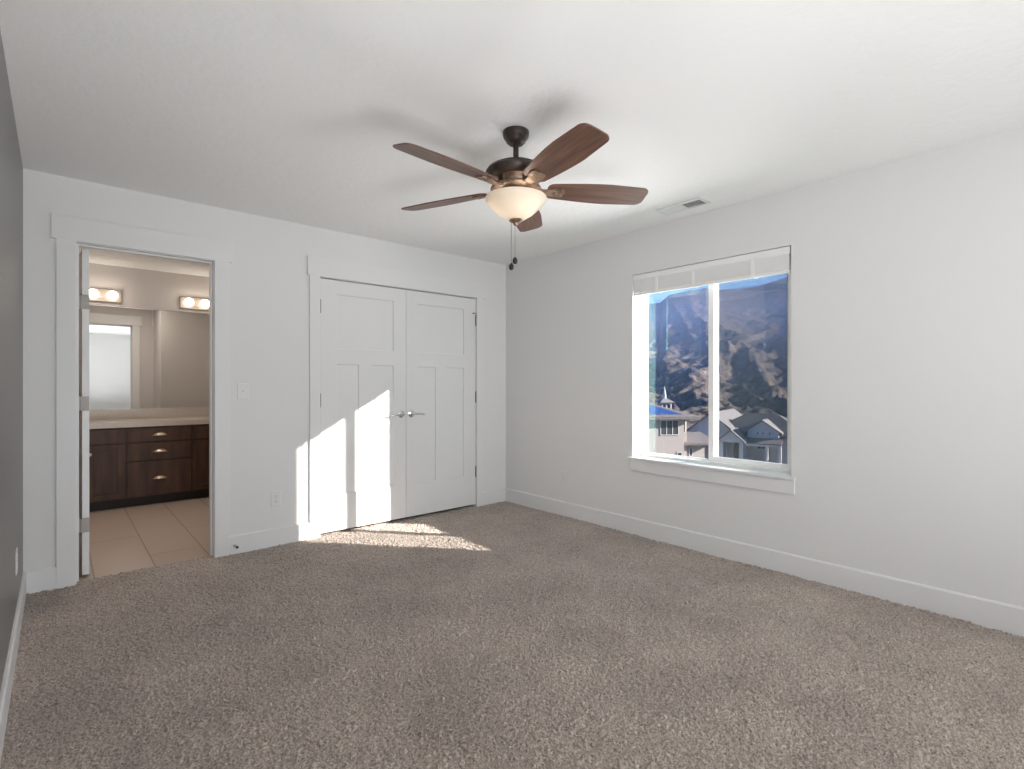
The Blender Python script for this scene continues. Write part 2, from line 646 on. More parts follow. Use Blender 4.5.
tb = casing(1, BX0, BX1, DZ, 'white flat casing around the bathroom doorway', -0.008, 0.908, -0.030, 0.931, 2.205)
ox = -(BX0 + BX1) / 2
sy0, sy1 = 0.036, WT - 0.037
MB().box(ox + BX0, ox + BX0 + 0.011, sy0, sy1, -0.004, DZ).build('door_stop_strip', M['trim'], tb, 0.001)
MB().box(ox + BX1 - 0.011, ox + BX1, sy0, sy1, -0.004, DZ).build('door_stop_strip', M['trim'], tb, 0.001)
MB().box(ox + BX0 + 0.011, ox + BX1 - 0.011, sy0, sy1, DZ - 0.011, DZ).build('door_stop_strip', M['trim'], tb, 0.001)
MB().box(ox + BX1 - 0.002, ox + BX1, 0.084, 0.108, 0.90, 0.96).build('strike_plate', M['nickel'], tb)
# bathroom side casing, seen in the mirror
MB().box(ox - 0.008, ox + BX0 - 0.005, WT + 0.002, WT + 0.020, -0.004, DZ + 0.004).build('casing_leg', M['trim'], tb, 0.0015)
MB().box(ox + BX1 + 0.005, ox + 0.908, WT + 0.002, WT + 0.020, -0.004, DZ + 0.004).build('casing_leg', M['trim'], tb, 0.0015)
MB().box(ox - 0.03, ox + 0.931, WT + 0.002, WT + 0.027, DZ + 0.004, 2.205).build('casing_header', M['trim'], tb, 0.0015)
tcz = casing(2, CX0, CX1, CZ, 'white flat casing around the closet double doors', 1.474, 3.181, 1.457, 3.235, 2.203)


# ------------------------------------------------------------------ doors
def door_leaf(parent, w, h, panels, t=0.035, rec=0.009, name='door_panel', both=True):
    """slab in local coords: x 0..w, y 0..t (front at y=0), z 0..h, with sunk flat panels"""
    xs = sorted({0, w} | {p[0] for p in panels} | {p[1] for p in panels})
    zs = sorted({0, h} | {p[2] for p in panels} | {p[3] for p in panels})

    def inside(x, z):
        return any(p[0] < x < p[1] and p[2] < z < p[3] for p in panels)
    b = MB()

    def face(yf, yr_, flip):
        for i in range(len(xs) - 1):
            for j in range(len(zs) - 1):
                x0, x1, z0, z1 = xs[i], xs[i + 1], zs[j], zs[j + 1]
                if inside((x0 + x1) / 2, (z0 + z1) / 2):
                    continue
                b.add([(x0, yf, z0), (x1, yf, z0), (x1, yf, z1), (x0, yf, z1)], [(0, 1, 2, 3)])
        for x0, x1, z0, z1 in panels:
            q = 0.004
            O = [(x0, yf, z0), (x1, yf, z0), (x1, yf, z1), (x0, yf, z1)]
            I = [(x0 + q, yr_, z0 + q), (x1 - q, yr_, z0 + q), (x1 - q, yr_, z1 - q), (x0 + q, yr_, z1 - q)]
            b.add(O + I, [(0, 1, 5, 4), (1, 2, 6, 5), (2, 3, 7, 6), (3, 0, 4, 7), (4, 5, 6, 7)])
    face(0, rec, False)
    face(t, t - rec, True)
    for zz in (0, h):
        b.add([(0, 0, zz), (w, 0, zz), (w, t, zz), (0, t, zz)], [(0, 1, 2, 3)])
    for xx in (0, w):
        b.add([(xx, 0, 0), (xx, t, 0), (xx, t, h), (xx, 0, h)], [(0, 1, 2, 3)])
    return b.build(name, M['door'], parent)


def lever(parent, x, z, y, sgn, m, yo=-1):
    """round rosette, neck and lever; yo: side of the door it stands on"""
    rot = Matrix.Translation((x, y, z)) @ Matrix.Rotation(R_(90) * (1 if yo < 0 else -1), 4, 'X')
    b = MB()
    b.lathe([(0, 0), (0.031, 0), (0.033, 0.003), (0.031, 0.010), (0.022, 0.013), (0.012, 0.016), (0.011, 0.042), (0, 0.042)], 28, mtx=rot)
    yy = y + yo * 0.044
    b.tube([(x - sgn * 0.010, yy, z), (x + sgn * 0.03, yy, z + 0.001), (x + sgn * 0.08, yy - yo * 0.002, z - 0.003), (x + sgn * 0.118, yy - yo * 0.010, z - 0.009), (x + sgn * 0.127, yy - yo * 0.022, z - 0.011)],
           [0.011, 0.0105, 0.0085, 0.0075, 0.006], 14)
    return b.build('door_handle', m, parent, smooth=True)


def knuckle_hinge(parent, x, y, z, m):
    b = MB()
    rz = Matrix.Translation((x, y, z))
    for k in range(3):
        z0 = -0.047 + k * 0.0315
        b.lathe([(0, z0), (0.0062, z0), (0.0062, z0 + 0.0305), (0, z0 + 0.0305)], 14, mtx=rz)
    b.ball((0, 0, 0.051), 0.0058, 12, 8, mtx=rz)
    b.ball((0, 0, -0.051), 0.0058, 12, 8, mtx=rz)
    return b.build('hinge', m, parent, smooth=True)


LZ0 = 0.020
H = CZ - 0.008 - LZ0
xm = 2.3285


def closet_panels(x0, flip):
    """front coordinates measured on the photograph, relative to leaf corner"""
    if not flip:
        P = [(1.695, 2.205, 1.490, 1.930), (1.695, 1.884, 0.310, 1.366), (2.003, 2.205, 0.310, 1.366)]
    else:
        P = [(2.443, 2.962, 1.490, 1.930), (2.443, 2.641, 0.310, 1.362), (2.762, 2.962, 0.310, 1.362)]
    return [(p[0] - x0, p[1] - x0, p[2] - LZ0, p[3] - LZ0) for p in P]


dl = empty('door_2', (CX0 + 0.003, YB + 0.002, LZ0))
st(dl, 'closet door leaf hinged on the left, crossed by the sun patch', 'closet door')
door_leaf(dl, xm - 0.002 - CX0 - 0.003, H, closet_panels(CX0 + 0.003, False))
lever(dl, 2.276 - CX0 - 0.003, 0.940 - LZ0, 0.0, -1, M['chrome'])
for z in (1.823, 1.078, 0.341):
    knuckle_hinge(dl, -0.003, -0.006, z - LZ0, M['hinge'])

dr = empty('door_3', (xm + 0.002, YB + 0.002, LZ0))
st(dr, 'closet door leaf hinged on the right, wholly in shade', 'closet door')
door_leaf(dr, CX1 - 0.003 - xm - 0.002, H, closet_panels(xm + 0.002, True))
lever(dr, 2.376 - xm - 0.0015, 0.940 - LZ0, 0.0, 1, M['chrome'])
for z in (1.835, 1.078, 0.343):
    knuckle_hinge(dr, CX1 - 0.0015 - xm, -0.006, z - LZ0, M['hinge'])
b = MB()
hx = CX1 - 0.001 - xm
b.tube([(hx + 0.012, -0.010, 1.900 - LZ0), (hx - 0.03, -0.022, 1.900 - LZ0)], 0.003, 8)
b.tube([(hx - 0.032, -0.024, 1.900 - LZ0), (hx - 0.04, -0.010, 1.900 - LZ0)], 0.0055, 10)
b.build('hinge_pin_stop', M['hinge'], dr, smooth=True)

# open bathroom door (swung 90 degrees into the bathroom)
db = empty('door_1', (0.113, YB2 - 0.004, 0.012))
db.rotation_euler = (0, 0, R_(3.5))
st(db, 'white bathroom door standing open, seen edge on beside its jamb', 'bathroom door')
slab = empty('tmp', (0, 0, 0))
bw = BX1 - BX0 - 0.006
o = door_leaf(db, bw, 2.036, [(0.11, bw - 0.11, 1.47, 1.92), (0.11, 0.30, 0.29, 1.35), (bw - 0.30, bw - 0.11, 0.29, 1.35)])
o.rotation_euler = (0, 0, R_(90))
o.location = (0.035, 0.0, 0)
bpy.data.objects.remove(slab)
for z in (1.718, 1.082, 0.322):
    g = MB().box(0.002, 0.034, -0.0022, 0.0005, z - 0.045 - 0.012, z + 0.045 - 0.012).box(-0.016, 0.002, -0.002, 0.0, z - 0.045 - 0.012, z + 0.045 - 0.012)
    g.lathe([(0, -0.045), (0.006, -0.045), (0.006, 0.045), (0, 0.045)], 12, mtx=Matrix.Translation((-0.006, 0.002, z - 0.012)))
    for dz in (-0.03, 0.0, 0.03):
        g.lathe([(0, 0), (0.0045, 0), (0.004, 0.0012), (0, 0.0012)], 10, mtx=Matrix.Translation((0.018 if dz else 0.026, -0.0022, z - 0.012 + dz)) @ Matrix.Rotation(R_(90), 4, 'X'))
    g.build('hinge', M['plate'], db)
k = lever(db, 0, 0, 0, 1, M['nickel'])
k.matrix_local = Matrix.Translation((0.035, bw - 0.06, 0.92)) @ Matrix.Rotation(R_(90), 4, 'Z')

# ------------------------------------------------------------------ mountain view window
wroot = empty('window_1', (XR, (WY0 + WY1) / 2, WZ0))
st(wroot, 'white two pane slider window looking out on the mountain', 'window')


def wl_(b, name, m, parent=wroot, **kw):
    T = Matrix.Translation((-XR, -(WY0 + WY1) / 2, -WZ0))
    b.v = [T @ p for p in b.v]
    return b.build(name, m, parent, **kw)


FX0, FX1 = XR + 0.098, XR + 0.200
b = MB()
fw = 0.034
fl = 0.013
for y0, y1, z0, z1 in ((WY0, WY0 + fw, WZ0, WZ1), (WY1 - fl, WY1, WZ0, WZ1), (WY0 + fw, WY1 - fl, WZ0, WZ0 + 0.02), (WY0 + fw, WY1 - fl, WZ1 - fw, WZ1)):
    b.box(FX0, FX1, y0, y1, z0, z1)
wl_(b, 'window_frame', M['vinyl'], bevel=0.002)
YMID = 1.885


def sash(y0, y1, x0, x1, zb, s, st0, st1, zt):
    b = MB()
    z0, z1 = zb, zt
    b.box(x0, x1, y0, y0 + st0, z0, z1)
    b.box(x0, x1, y1 - st1, y1, z0, z1)
    b.box(x0, x1, y0 + st0, y1 - st1, z0, z0 + s)
    b.box(x0, x1, y0 + st0, y1 - st1, z1 - 0.03, z1)
    return wl_(b, 'sash', M['vinyl'], bevel=0.002), (y0 + st0, y1 - st1, z0 + s, z1 - 0.03)


def pane(parent, y0, y1, z0, z1, xg):
    b = MB().box(xg - 0.002, xg + 0.002, y0 - 0.004, y1 + 0.004, z0 - 0.004, z1 + 0.004)
    T = Matrix.Translation((-XR, -(WY0 + WY1) / 2, -WZ0))
    b.v = [T @ p for p in b.v]
    return b.build('pane', M['glass'], parent)


# far half fixed (outer track), near half sliding (inner track) with an insect screen outside it
s1, g1 = sash(1.887, WY1 - fl, FX0 + 0.054, FX0 + 0.074, WZ0 + 0.016, 0.012, 0.039, 0.007, WZ1 - fw)
pane(s1, *g1, FX0 + 0.064)
s2, g2 = sash(WY0 + fw, 1.926, FX0 + 0.028, FX0 + 0.050, WZ0 + 0.016, 0.040, 0.036, 0.039, WZ1 - fw)
pane(s2, *g2, FX0 + 0.039)
wl_(MB().box(FX0 + 0.074, FX0 + 0.112, 1.887, 1.905, WZ0, WZ1), 'mullion', M['vinyl'], bevel=0.002)
b = MB().box(FX0 + 0.082, FX0 + 0.0825, WY0 + fw, 1.887, WZ0 + 0.018, WZ1 - fw)
wl_(b, 'insect_screen', M['screen'])
b = MB().box(FX0 + 0.075, FX0 + 0.082, 1.906, 1.914, WZ0 + 0.018, WZ0 + 0.20)
wl_(b, 'weep_strip', M['bronze'])
# stool and apron
b = MB().box(XR - 0.030, FX0, WY0, WY1, WZ0 - 0.020, WZ0).box(XR - 0.030, XR, WY0 - 0.030, WY0, WZ0 - 0.020, WZ0).box(XR - 0.030, XR, WY1, WY1 + 0.030, WZ0 - 0.020, WZ0)
wl_(b, 'window_sill', M['trim'], bevel=0.003)
wl_(MB().box(XR - 0.018, XR, WY0 - 0.024, WY1 + 0.012, WZ0 - 0.108, WZ0 - 0.020), 'apron', M['trim'], bevel=0.002)

# raised venetian blind
bl = empty('window_blind', (XR + 0.030, (WY0 + WY1) / 2, WZ1))
tag(bl, 'white venetian blind pulled up to the top of the window', 'blind')
hw = (WY1 - WY0) / 2 - 0.008
MB().box(-0.022, 0.025, -hw, hw, -0.043, -0.002).build('headrail', M['blind'], bl, 0.003)
pf = [(-0.028, -0.052), (-0.022, -0.052), (-0.022, -0.006), (-0.028, -0.006), (-0.031, -0.012), (-0.031, -0.046)]
MB().prism(pf, 'y', -hw, hw).build('valance', M['blind'], bl)
for i in range(15):
    z = -0.0500 - i * 0.0067
    arc = [(-0.0295 + 0.052 * k / 6, z + 0.0028 * (1 - ((k - 3) / 3) ** 2)) for k in range(7)]
    MB().prism(arc + [(q[0], q[1] - 0.0058) for q in arc[::-1]], 'y', -hw + 0.004 + 0.002 * random.random(), hw - 0.004 - 0.002 * random.random()).build('slat', M['blind'], bl)
MB().box(-0.029, -0.003, -hw + 0.003, hw - 0.003, -0.171, -0.151).build('bottom_rail', M['blind'], bl, 0.003)
for yy in (0.38, 0.07, -0.36):
    MB().box(-0.0315, -0.0298, yy - 0.013, yy + 0.013, -0.168, -0.050).box(0.0275, 0.029, yy - 0.013, yy + 0.013, -0.168, -0.050).build('ladder_tape', M['vinyl'], bl)
b = MB().tube([(-0.036, hw - 0.10, -0.050), (-0.036, hw - 0.10, -0.55)], 0.004, 8)
b.tube([(-0.036, hw - 0.10, -0.55), (-0.036, hw - 0.10, -0.60)], [0.0055, 0.0065], 8)
b.build('tilt_wand', M['vinyl'], bl, smooth=True)

# made-up window behind the camera, added to go with the fill lamp
nw = empty('added_window', ((NX0 + NX1) / 2, YN, NZ0))
st(nw, 'added white framed window in the near wall, backing the fill lamp', 'window')
b = MB()
hx = (NX1 - NX0) / 2
for x0, x1, z0, z1 in ((-hx, -hx + 0.04, 0, NZ1 - NZ0), (hx - 0.04, hx, 0, NZ1 - NZ0), (-hx, hx, 0, 0.04), (-hx, hx, NZ1 - NZ0 - 0.04, NZ1 - NZ0), (-0.02, 0.02, 0, NZ1 - NZ0)):
    b.box(x0, x1, -0.11, -0.06, z0, z1)
b.build('window_frame', M['vinyl'], nw)
MB().box(-hx - 0.03, hx + 0.03, -0.06, 0.022, -0.02, 0.0).build('window_sill', M['trim'], nw, 0.002)
MB().box(-hx, hx, -0.058, -0.050, 0.0, NZ1 - NZ0).build('closed_shade', M['blind'], nw)

# ------------------------------------------------------------------ ceiling fan
FC = Vector((1.690, 1.900, 0))
fan = empty('ceiling_fan', (FC.x, FC.y, HC))
tag(fan, 'five blade walnut and bronze ceiling fan with lit glass bowl', 'ceiling fan')


def L(prof):
    return [(r, z - HC) for r, z in prof]


MB().lathe(L([(0, 2.44), (0.064, 2.44), (0.064, 2.424), (0.061, 2.412), (0.055, 2.404), (0.052, 2.401), (0.047, 2.390), (0.037, 2.380), (0.022, 2.377), (0, 2.377)]), 40).build('canopy', M['bronze'], fan, smooth=True)
MB().lathe(L([(0, 2.378), (0.0135, 2.378), (0.0135, 2.315), (0.018, 2.312), (0.026, 2.296), (0.030, 2.286), (0, 2.286)]), 28).build('downrod', M['bronze'], fan, smooth=True)
mh = MB().lathe(L([(0, 2.290), (0.034, 2.290), (0.060, 2.284), (0.105, 2.272), (0.137, 2.256), (0.148, 2.240), (0.145, 2.228), (0.131, 2.212), (0.117, 2.203), (0.100, 2.201), (0.098, 2.168), (0.0, 2.168)]), 56).build('motor_housing', M['bronze'], fan, smooth=True)
for k in range(5):
    a0 = R_(40 + 36 + 72 * k)
    vs = []
    n = 8
    for i in range(n + 1):
        t = a0 + R_(-25 + 50 * i / n)
        for r, z in ((0.106, 2.167), (0.116, 2.202)):
            vs.append((r * math.cos(t), r * math.sin(t), z - HC))
    for i in range(n + 1):
        t = a0 + R_(-25 + 50 * i / n)
        for r, z in ((0.099, 2.167), (0.101, 2.202)):
            vs.append((r * math.cos(t), r * math.sin(t), z - HC))
    m_ = 2 * (n + 1)
    fs = [(2 * i, 2 * i + 2, 2 * i + 3, 2 * i + 1) for i in range(n)] + [(m_ + 2 * i, m_ + 2 * i + 1, m_ + 2 * i + 3, m_ + 2 * i + 2) for i in range(n)]
    fs += [(2 * i, m_ + 2 * i, m_ + 2 * i + 2, 2 * i + 2) for i in range(n)] + [(2 * i + 1, 2 * i + 3, m_ + 2 * i + 3, m_ + 2 * i + 1) for i in range(n)]
    fs += [(0, 1, m_ + 1, m_), (2 * n, m_ + 2 * n, m_ + 2 * n + 1, 2 * n + 1)]
    MB().add(vs, fs).build('cover_plate', M['copper'], mh, smooth=True)
MB().lathe(L([(0, 2.168), (0.112, 2.168), (0.122, 2.165), (0.125, 2.158), (0.121, 2.151), (0.100, 2.146), (0, 2.146)]), 48).build('flywheel', M['bracket'], fan, smooth=True)
lf = MB().lathe(L([(0, 2.147), (0.078, 2.147), (0.084, 2.142), (0.078, 2.137), (0.070, 2.134), (0.072, 2.128), (0.080, 2.122), (0.080, 2.118), (0, 2.118)]), 40).build('light_fitter', M['bracket'], fan, smooth=True)
prof = [(0.004, 1.981), (0.022, 1.982), (0.050, 1.990), (0.085, 2.012), (0.112, 2.037), (0.137, 2.062), (0.149, 2.080), (0.1495, 2.090), (0.145, 2.0905), (0.143, 2.082), (0.132, 2.066), (0.107, 2.041), (0.081, 2.017), (0.047, 1.995), (0.020, 1.987), (0.004, 1.986)]
MB().lathe([(a_, z - HC + 0.026) for a_, z in prof], 56).build('glass_bowl', M['bowl'], fan, smooth=True)
fin = [(0, 1.990), (0.010, 1.990), (0.032, 1.983), (0.034, 1.978), (0.026, 1.972), (0.014, 1.968), (0.012, 1.960), (0.007, 1.954), (0, 1.953)]
MB().lathe([(a_, z - HC + 0.026) for a_, z in fin], 28).build('finial', M['bracket'], fan, smooth=True)
Rv = Vector((math.cos(YAW), -math.sin(YAW), 0))
Fv = Vector((math.sin(YAW), math.cos(YAW), 0))
for dx, dy, z1 in ((-0.004, 0.0, 1.822), (-0.0225, 0.02, 1.797)):
    q = Rv * dx + Fv * dy
    b = MB()
    zt = 2.000 - HC
    zb = z1 - HC
    b.tube([(q.x, q.y, zt + (0.02 if dy else 0)), (q.x, q.y, zb)], 0.0011, 6)
    zz = zt
    while zz > zb:
        b.ball((q.x, q.y, zz), 0.0021, 8, 5)
        zz -= 0.006
    ch = b.build('pull_chain', M['chain'], fan, smooth=True)
    MB().lathe([(0, 0.012), (0.004, 0.012), (0.007, 0.008), (0.0115, 0.002), (0.0125, -0.008), (0.010, -0.017), (0.006, -0.021), (0, -0.022)], 16, c=(q.x, q.y, zb - 0.008)).build('chain_fob', M['fob'], ch, smooth=True)

# blades: local x outwards, tangential y; raised on the clockwise edge
BZ = 2.160 - HC


def blade_outline():
    pts = []
    x0, x1 = 0.155, 0.670
    def w(x):
        t = (x - x0) / (x1 - x0)
        return 0.056 + 0.026 * math.sin(min(1, t * 1.5) * math.pi / 2) - 0.012 * max(0, t - 0.6) / 0.4
    n = 16
    top = []
    for i in range(n + 1):
        x = x0 + 0.035 + (x1 - 0.040 - x0 - 0.035) * i / n
        top.append((x, w(x)))
    for k in range(1, 7):   # rounded outer corners
        a_ = R_(90 * k / 6)
        top.append((x1 - 0.040 + 0.040 * math.sin(a_), w(x1 - 0.04) - 0.040 + 0.040 * math.cos(a_)))
    head = []
    for k in range(6):
        a_ = R_(90 * k / 5)
        head.append((x0 + 0.035 - 0.035 * math.cos(a_), 0.026 + (w(x0 + 0.035) - 0.026) * math.sin(a_)))
    up = head[:-1] + top
    return up + [(x, -y) for x, y in up[::-1]]


ol = blade_outline()
cnt = []
for k in range(5):
    ang = R_(40 + 72 * k)
    b = MB().prism(ol, 'z', -0.003, 0.003)
    pit = Matrix.Rotation(R_(-13), 4, 'X')
    b.v = [pit @ p for p in b.v]
    bo = b.build('blade', M['blade'], fan, 0.0015)
    bo.rotation_euler = (0, 0, ang)
    bo.location = (0, 0, BZ)
    # bracket arm under the blade
    g = MB()
    pts = [(0.105, 0, -0.006), (0.135, 0, -0.010), (0.160, 0, -0.009), (0.185, 0, -0.006)]
    for i in range(3):
        w0, w1 = (0.030, 0.022, 0.024, 0.030)[i], (0.030, 0.022, 0.024, 0.030)[i + 1]
        p0, p1 = pts[i], pts[i + 1]
        vs = [(p0[0], -w0, p0[2] - .004), (p0[0], w0, p0[2] - .004), (p0[0], w0, p0[2] + .004), (p0[0], -w0, p0[2] + .004),
              (p1[0], -w1, p1[2] - .004), (p1[0], w1, p1[2] - .004), (p1[0], w1, p1[2] + .004), (p1[0], -w1, p1[2] + .004)]
        g.add(vs, [(0, 1, 5, 4), (1, 2, 6, 5), (2, 3, 7, 6), (3, 0, 4, 7), (0, 3, 2, 1), (4, 5, 6, 7)])
    pad = [(0.178, 0.031), (0.200, 0.036), (0.225, 0.034), (0.240, 0.026), (0.236, 0.012), (0.246, 0.0)]
    pad = pad + [(x, -y) for x, y in pad[-2::-1]]
    g.prism(pad, 'z', -0.0095, -0.0032)
    for yy in (-0.018, 0.018):
        g.ball((0.222, yy, -0.010), 0.006, 10, 6, (1, 1, 0.5))
    g.ball((0.196, 0.0, -0.010), 0.010, 10, 6, (1, 1.4, 0.45))
    g.v = [pit @ p for p in g.v]
    g.build('blade_bracket', M['bracket'], bo, 0.001)

for ang in (20, 140, 260):
    pl = bpy.data.lights.new('fan_bulb', 'POINT')
    pl.energy = 0.19
    pl.color = (1.0, 0.88, 0.74)
    pl.shadow_soft_size = 0.022
    po = bpy.data.objects.new('fan_bulb', pl)
    COL.objects.link(po)
    po.parent = fan
    po.location = (0.065 * math.cos(R_(ang)), 0.065 * math.sin(R_(ang)), 2.090 - HC)

# ------------------------------------------------------------------ ceiling register
vt = empty('ceiling_vent', (3.258, 1.922, HC))
tag(vt, 'white slotted air register in the ceiling near the window wall', 'air vent')
vx, vy = 0.072, 0.172
b = MB()
fr = 0.022
for x0, x1, y0, y1 in ((-vx, -vx + fr, -vy, vy), (vx - fr, vx, -vy, vy), (-vx + fr, vx - fr, -vy, -vy + fr), (-vx + fr, vx - fr, vy - fr, vy), (-vx + fr, vx - fr, -0.010, 0.010)):
    b.box(x0, x1, y0, y1, -0.009, 0.0)
b.build('register_frame', M['grille'], vt, 0.002)
MB().box(-vx + fr, vx - fr, -vy + fr, vy - fr, -0.0012, -0.0002).build('duct_opening', M['ventdark'], vt)
for side in (-1, 1):
    y0, y1 = (0.012, vy - fr) if side > 0 else (-vy + fr, -0.012)
    n = 13
    for i in range(n):
        yc = y0 + (y1 - y0) * (i + 0.5) / n
        T = Matrix.Translation((0, yc, -0.0055)) @ Matrix.Rotation(R_(-38 * side), 4, 'X')
        MB().box(-vx + fr, vx - fr, -0.0045, 0.0045, -0.0006, 0.0006, T).build('louver', M['grille'], vt)


# ------------------------------------------------------------------ plates on the walls
def duplex(loc, rz, label):
    t = empty('electrical_outlet', loc, rz)
    tag(t, label, 'outlet', 'duplex outlets low on the walls')
    MB().box(-0.036, 0.036, -0.0055, 0, -0.058, 0.058).build('cover_plate', M['plastic'], t, 0.003)
    for s in (-1, 1):
        o8 = [(0.017 * math.cos(R_(a_)), max(-0.0135, min(0.0135, 0.018 * math.sin(R_(a_)))) + s * 0.0195) for a_ in range(0, 360, 15)]
        rc = MB().prism(o8, 'y', -0.0075, -0.005).build('receptacle', M['plastic'], t)
        MB().box(-0.0072, -0.0052, -0.0079, -0.0072, s * 0.0195 - 0.001, s * 0.0195 + 0.007).box(0.0050, 0.0068, -0.0079, -0.0072, s * 0.0195, s * 0.0195 + 0.006).box(-0.002, 0.002, -0.0079, -0.0072, s * 0.0195 - 0.009, s * 0.0195 - 0.005).build('socket_slots', M['dark_slot'], rc)
    MB().ball((0, -0.0055, 0), 0.0028, 10, 6, (1, 0.5, 1)).build('screw', M['nickel'], t)
    return t


duplex((1.227, YB, 0.346), 0, 'white duplex outlet between the bathroom doorway and the closet')
duplex((XR, 3.266, 0.348), R_(-90), 'white duplex outlet low on the window wall near the corner')
duplex((XL, 3.40, 0.362), R_(90), 'white duplex outlet low on the dark accent wall')
sw = empty('light_switch', (1.001, YB, 1.152))
tag(sw, 'white toggle light switch plate beside the bathroom doorway', 'light switch')
MB().box(-0.036, 0.036, -0.0055, 0, -0.058, 0.058).build('cover_plate', M['plastic'], sw, 0.003)
MB().box(-0.006, 0.006, -0.006, -0.005, -0.013, 0.013).build('toggle_slot', M['blind'], sw)
MB().prism([(-0.0055, -0.006), (-0.0055, 0.004), (-0.020, 0.012), (-0.021, 0.007), (-0.012, -0.006)], 'x', -0.0042, 0.0042).build('toggle', M['plastic'], sw)
for z in (-0.030, 0.030):
    MB().ball((0, -0.0055, z), 0.0028, 10, 6, (1, 0.5, 1)).build('screw', M['plastic'], sw)
ds = empty('door_stop', (0.948, YB - BT, 0.056))
tag(ds, 'small metal doorstop screwed into the baseboard beside the doorway', 'doorstop')
T = Matrix.Rotation(R_(90), 4, 'X')
MB().lathe([(0, 0), (0.013, 0), (0.013, 0.004), (0.006, 0.007), (0.005, 0.050), (0, 0.050)], 16, mtx=T).build('stem', M['nickel'], ds, smooth=True)
MB().lathe([(0, 0.048), (0.008, 0.048), (0.009, 0.060), (0.006, 0.064), (0, 0.064)], 14, mtx=T).build('rubber_tip', M['rubber'], ds, smooth=True)

# ------------------------------------------------------------------ bathroom vanity
VF = 6.268
VX0, VX1 = -0.345, 1.745
va = empty('bathroom_vanity', (0, VF, 0))
tag(va, 'dark espresso wood bathroom vanity under the pale countertop', 'vanity')
MB().box(VX0, VX1, 0.0, YM - VF - 0.006, 0.090, 0.782).build('cabinet_body', M['espresso'], va)
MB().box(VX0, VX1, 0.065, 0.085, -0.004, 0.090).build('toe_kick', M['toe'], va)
FT = 0.019


def cup_pull(parent, x, z):
    """half-dome bin pull"""
    b = MB()
    n, m_ = 16, 6
    vs = []
    for i in range(m_ + 1):
        th = R_(90 * i / m_)
        for j in range(n + 1):
            ph = math.pi * j / n
            vs.append((x + 0.056 * math.cos(ph) * math.cos(th * 0.98), -FT - 0.028 * math.sin(th) - 0.002, z - 0.013 + 0.030 * math.sin(ph) * math.cos(th * 0.98)))
    fs = []
    for i in range(m_):
        for j in range(n):
            k0 = i * (n + 1) + j
            fs.append((k0, k0 + 1, k0 + n + 2, k0 + n + 1))
    b.add(vs, fs)
    b.box(x - 0.060, x + 0.060, -FT - 0.003, -FT, z - 0.014, z - 0.010)
    return b.build('cup_pull', M['pull'], parent, smooth=True)


def slab_front(name, x0, x1, z0, z1, pull=True):
    o = MB().box(x0, x1, -FT, 0, z0, z1).build(name, M['espresso'], va, 0.003)
    if pull:
        cup_pull(o, (x0 + x1) / 2, (z0 + z1) / 2 + 0.003)
    return o


def shaker(x0, x1, z0, z1, knob_x):
    b = MB()
    r = 0.056
    b.box(x0, x0 + r, -FT, 0, z0, z1).box(x1 - r, x1, -FT, 0, z0, z1).box(x0 + r, x1 - r, -FT, 0, z0, z0 + r).box(x0 + r, x1 - r, -FT, 0, z1 - r, z1)
    b.box(x0 + r, x1 - r, -FT + 0.010, 0, z0 + r, z1 - r)
    o = b.build('cabinet_door', M['espresso'], va, 0.002)
    T = Matrix.Translation((knob_x, -FT, z1 - 0.075)) @ Matrix.Rotation(R_(90), 4, 'X')
    MB().lathe([(0, 0), (0.008, 0), (0.006, 0.006), (0.006, 0.014), (0.015, 0.020), (0.015, 0.026), (0.008, 0.030), (0, 0.030)], 18, mtx=T).build('knob', M['nickel'], o, smooth=True)


for x0, x1 in ((-0.335, -0.020), (0.010, 0.190), (0.197, 0.487), (1.057, 1.345), (1.352, 1.735)):
    slab_front('false_front', x0, x1, 0.632, 0.770, False)
shaker(-0.335, -0.075, 0.098, 0.620, -0.095)
shaker(-0.068, 0.190, 0.098, 0.620, -0.050)
shaker(0.197, 0.487, 0.098, 0.620, 0.224)
shaker(1.057, 1.345, 0.098, 0.620, 1.318)
shaker(1.352, 1.735, 0.098, 0.620, 1.380)
slab_front('drawer', 0.503, 1.040, 0.634, 0.770)
slab_front('drawer', 0.503, 1.040, 0.452, 0.622)
slab_front('drawer', 0.503, 1.040, 0.098, 0.440)

ct = empty('countertop', (0, VF, 0.782))
tag(ct, 'pale beige bathroom countertop with low backsplash on dark vanity', 'countertop')
MB().box(VX0, VX1, -0.030, YM - VF, 0.0, 0.058).build('slab', M['counter'], ct, 0.006)
MB().box(VX0, VX1, YM - VF - 0.018, YM - VF, 0.058, 0.160).build('backsplash', M['counter'], ct, 0.003)

mi = empty('bathroom_mirror', (0.7, YM, 0.945))
tag(mi, 'wide frameless mirror above the bathroom backsplash', 'mirror')
MB().box(-0.95, 0.95, -0.006, 0.0, 0.0, 1.072).build('mirror_glass', M['mirror'], mi)
MB().box(-0.95, 0.95, -0.009, -0.006, 1.066, 1.076).box(-0.95, 0.95, -0.009, 0.0, 1.072, 1.076).build('top_channel', M['nickel'], mi)


def vanity_light(xc, label):
    t = empty('vanity_light', (xc, YM, 2.118))
    tag(t, label, 'wall light', 'globe bath bars over the mirror')
    MB().box(-0.236, 0.236, -0.030, 0, -0.066, 0.066).build('backplate', M['fixture'], t, 0.004)
    for i in (-1, 0, 1):
        T = Matrix.Translation((i * 0.156, -0.030, 0)) @ Matrix.Rotation(R_(90), 4, 'X')
        MB().lathe([(0, 0), (0.024, 0), (0.022, 0.012), (0.018, 0.016), (0, 0.016)], 18, mtx=T).build('socket', M['nickel'], t, smooth=True)
        MB().ball((i * 0.156, -0.085, 0), 0.046, 24, 16).build('globe_bulb', M['globe'], t, smooth=True)
    return t


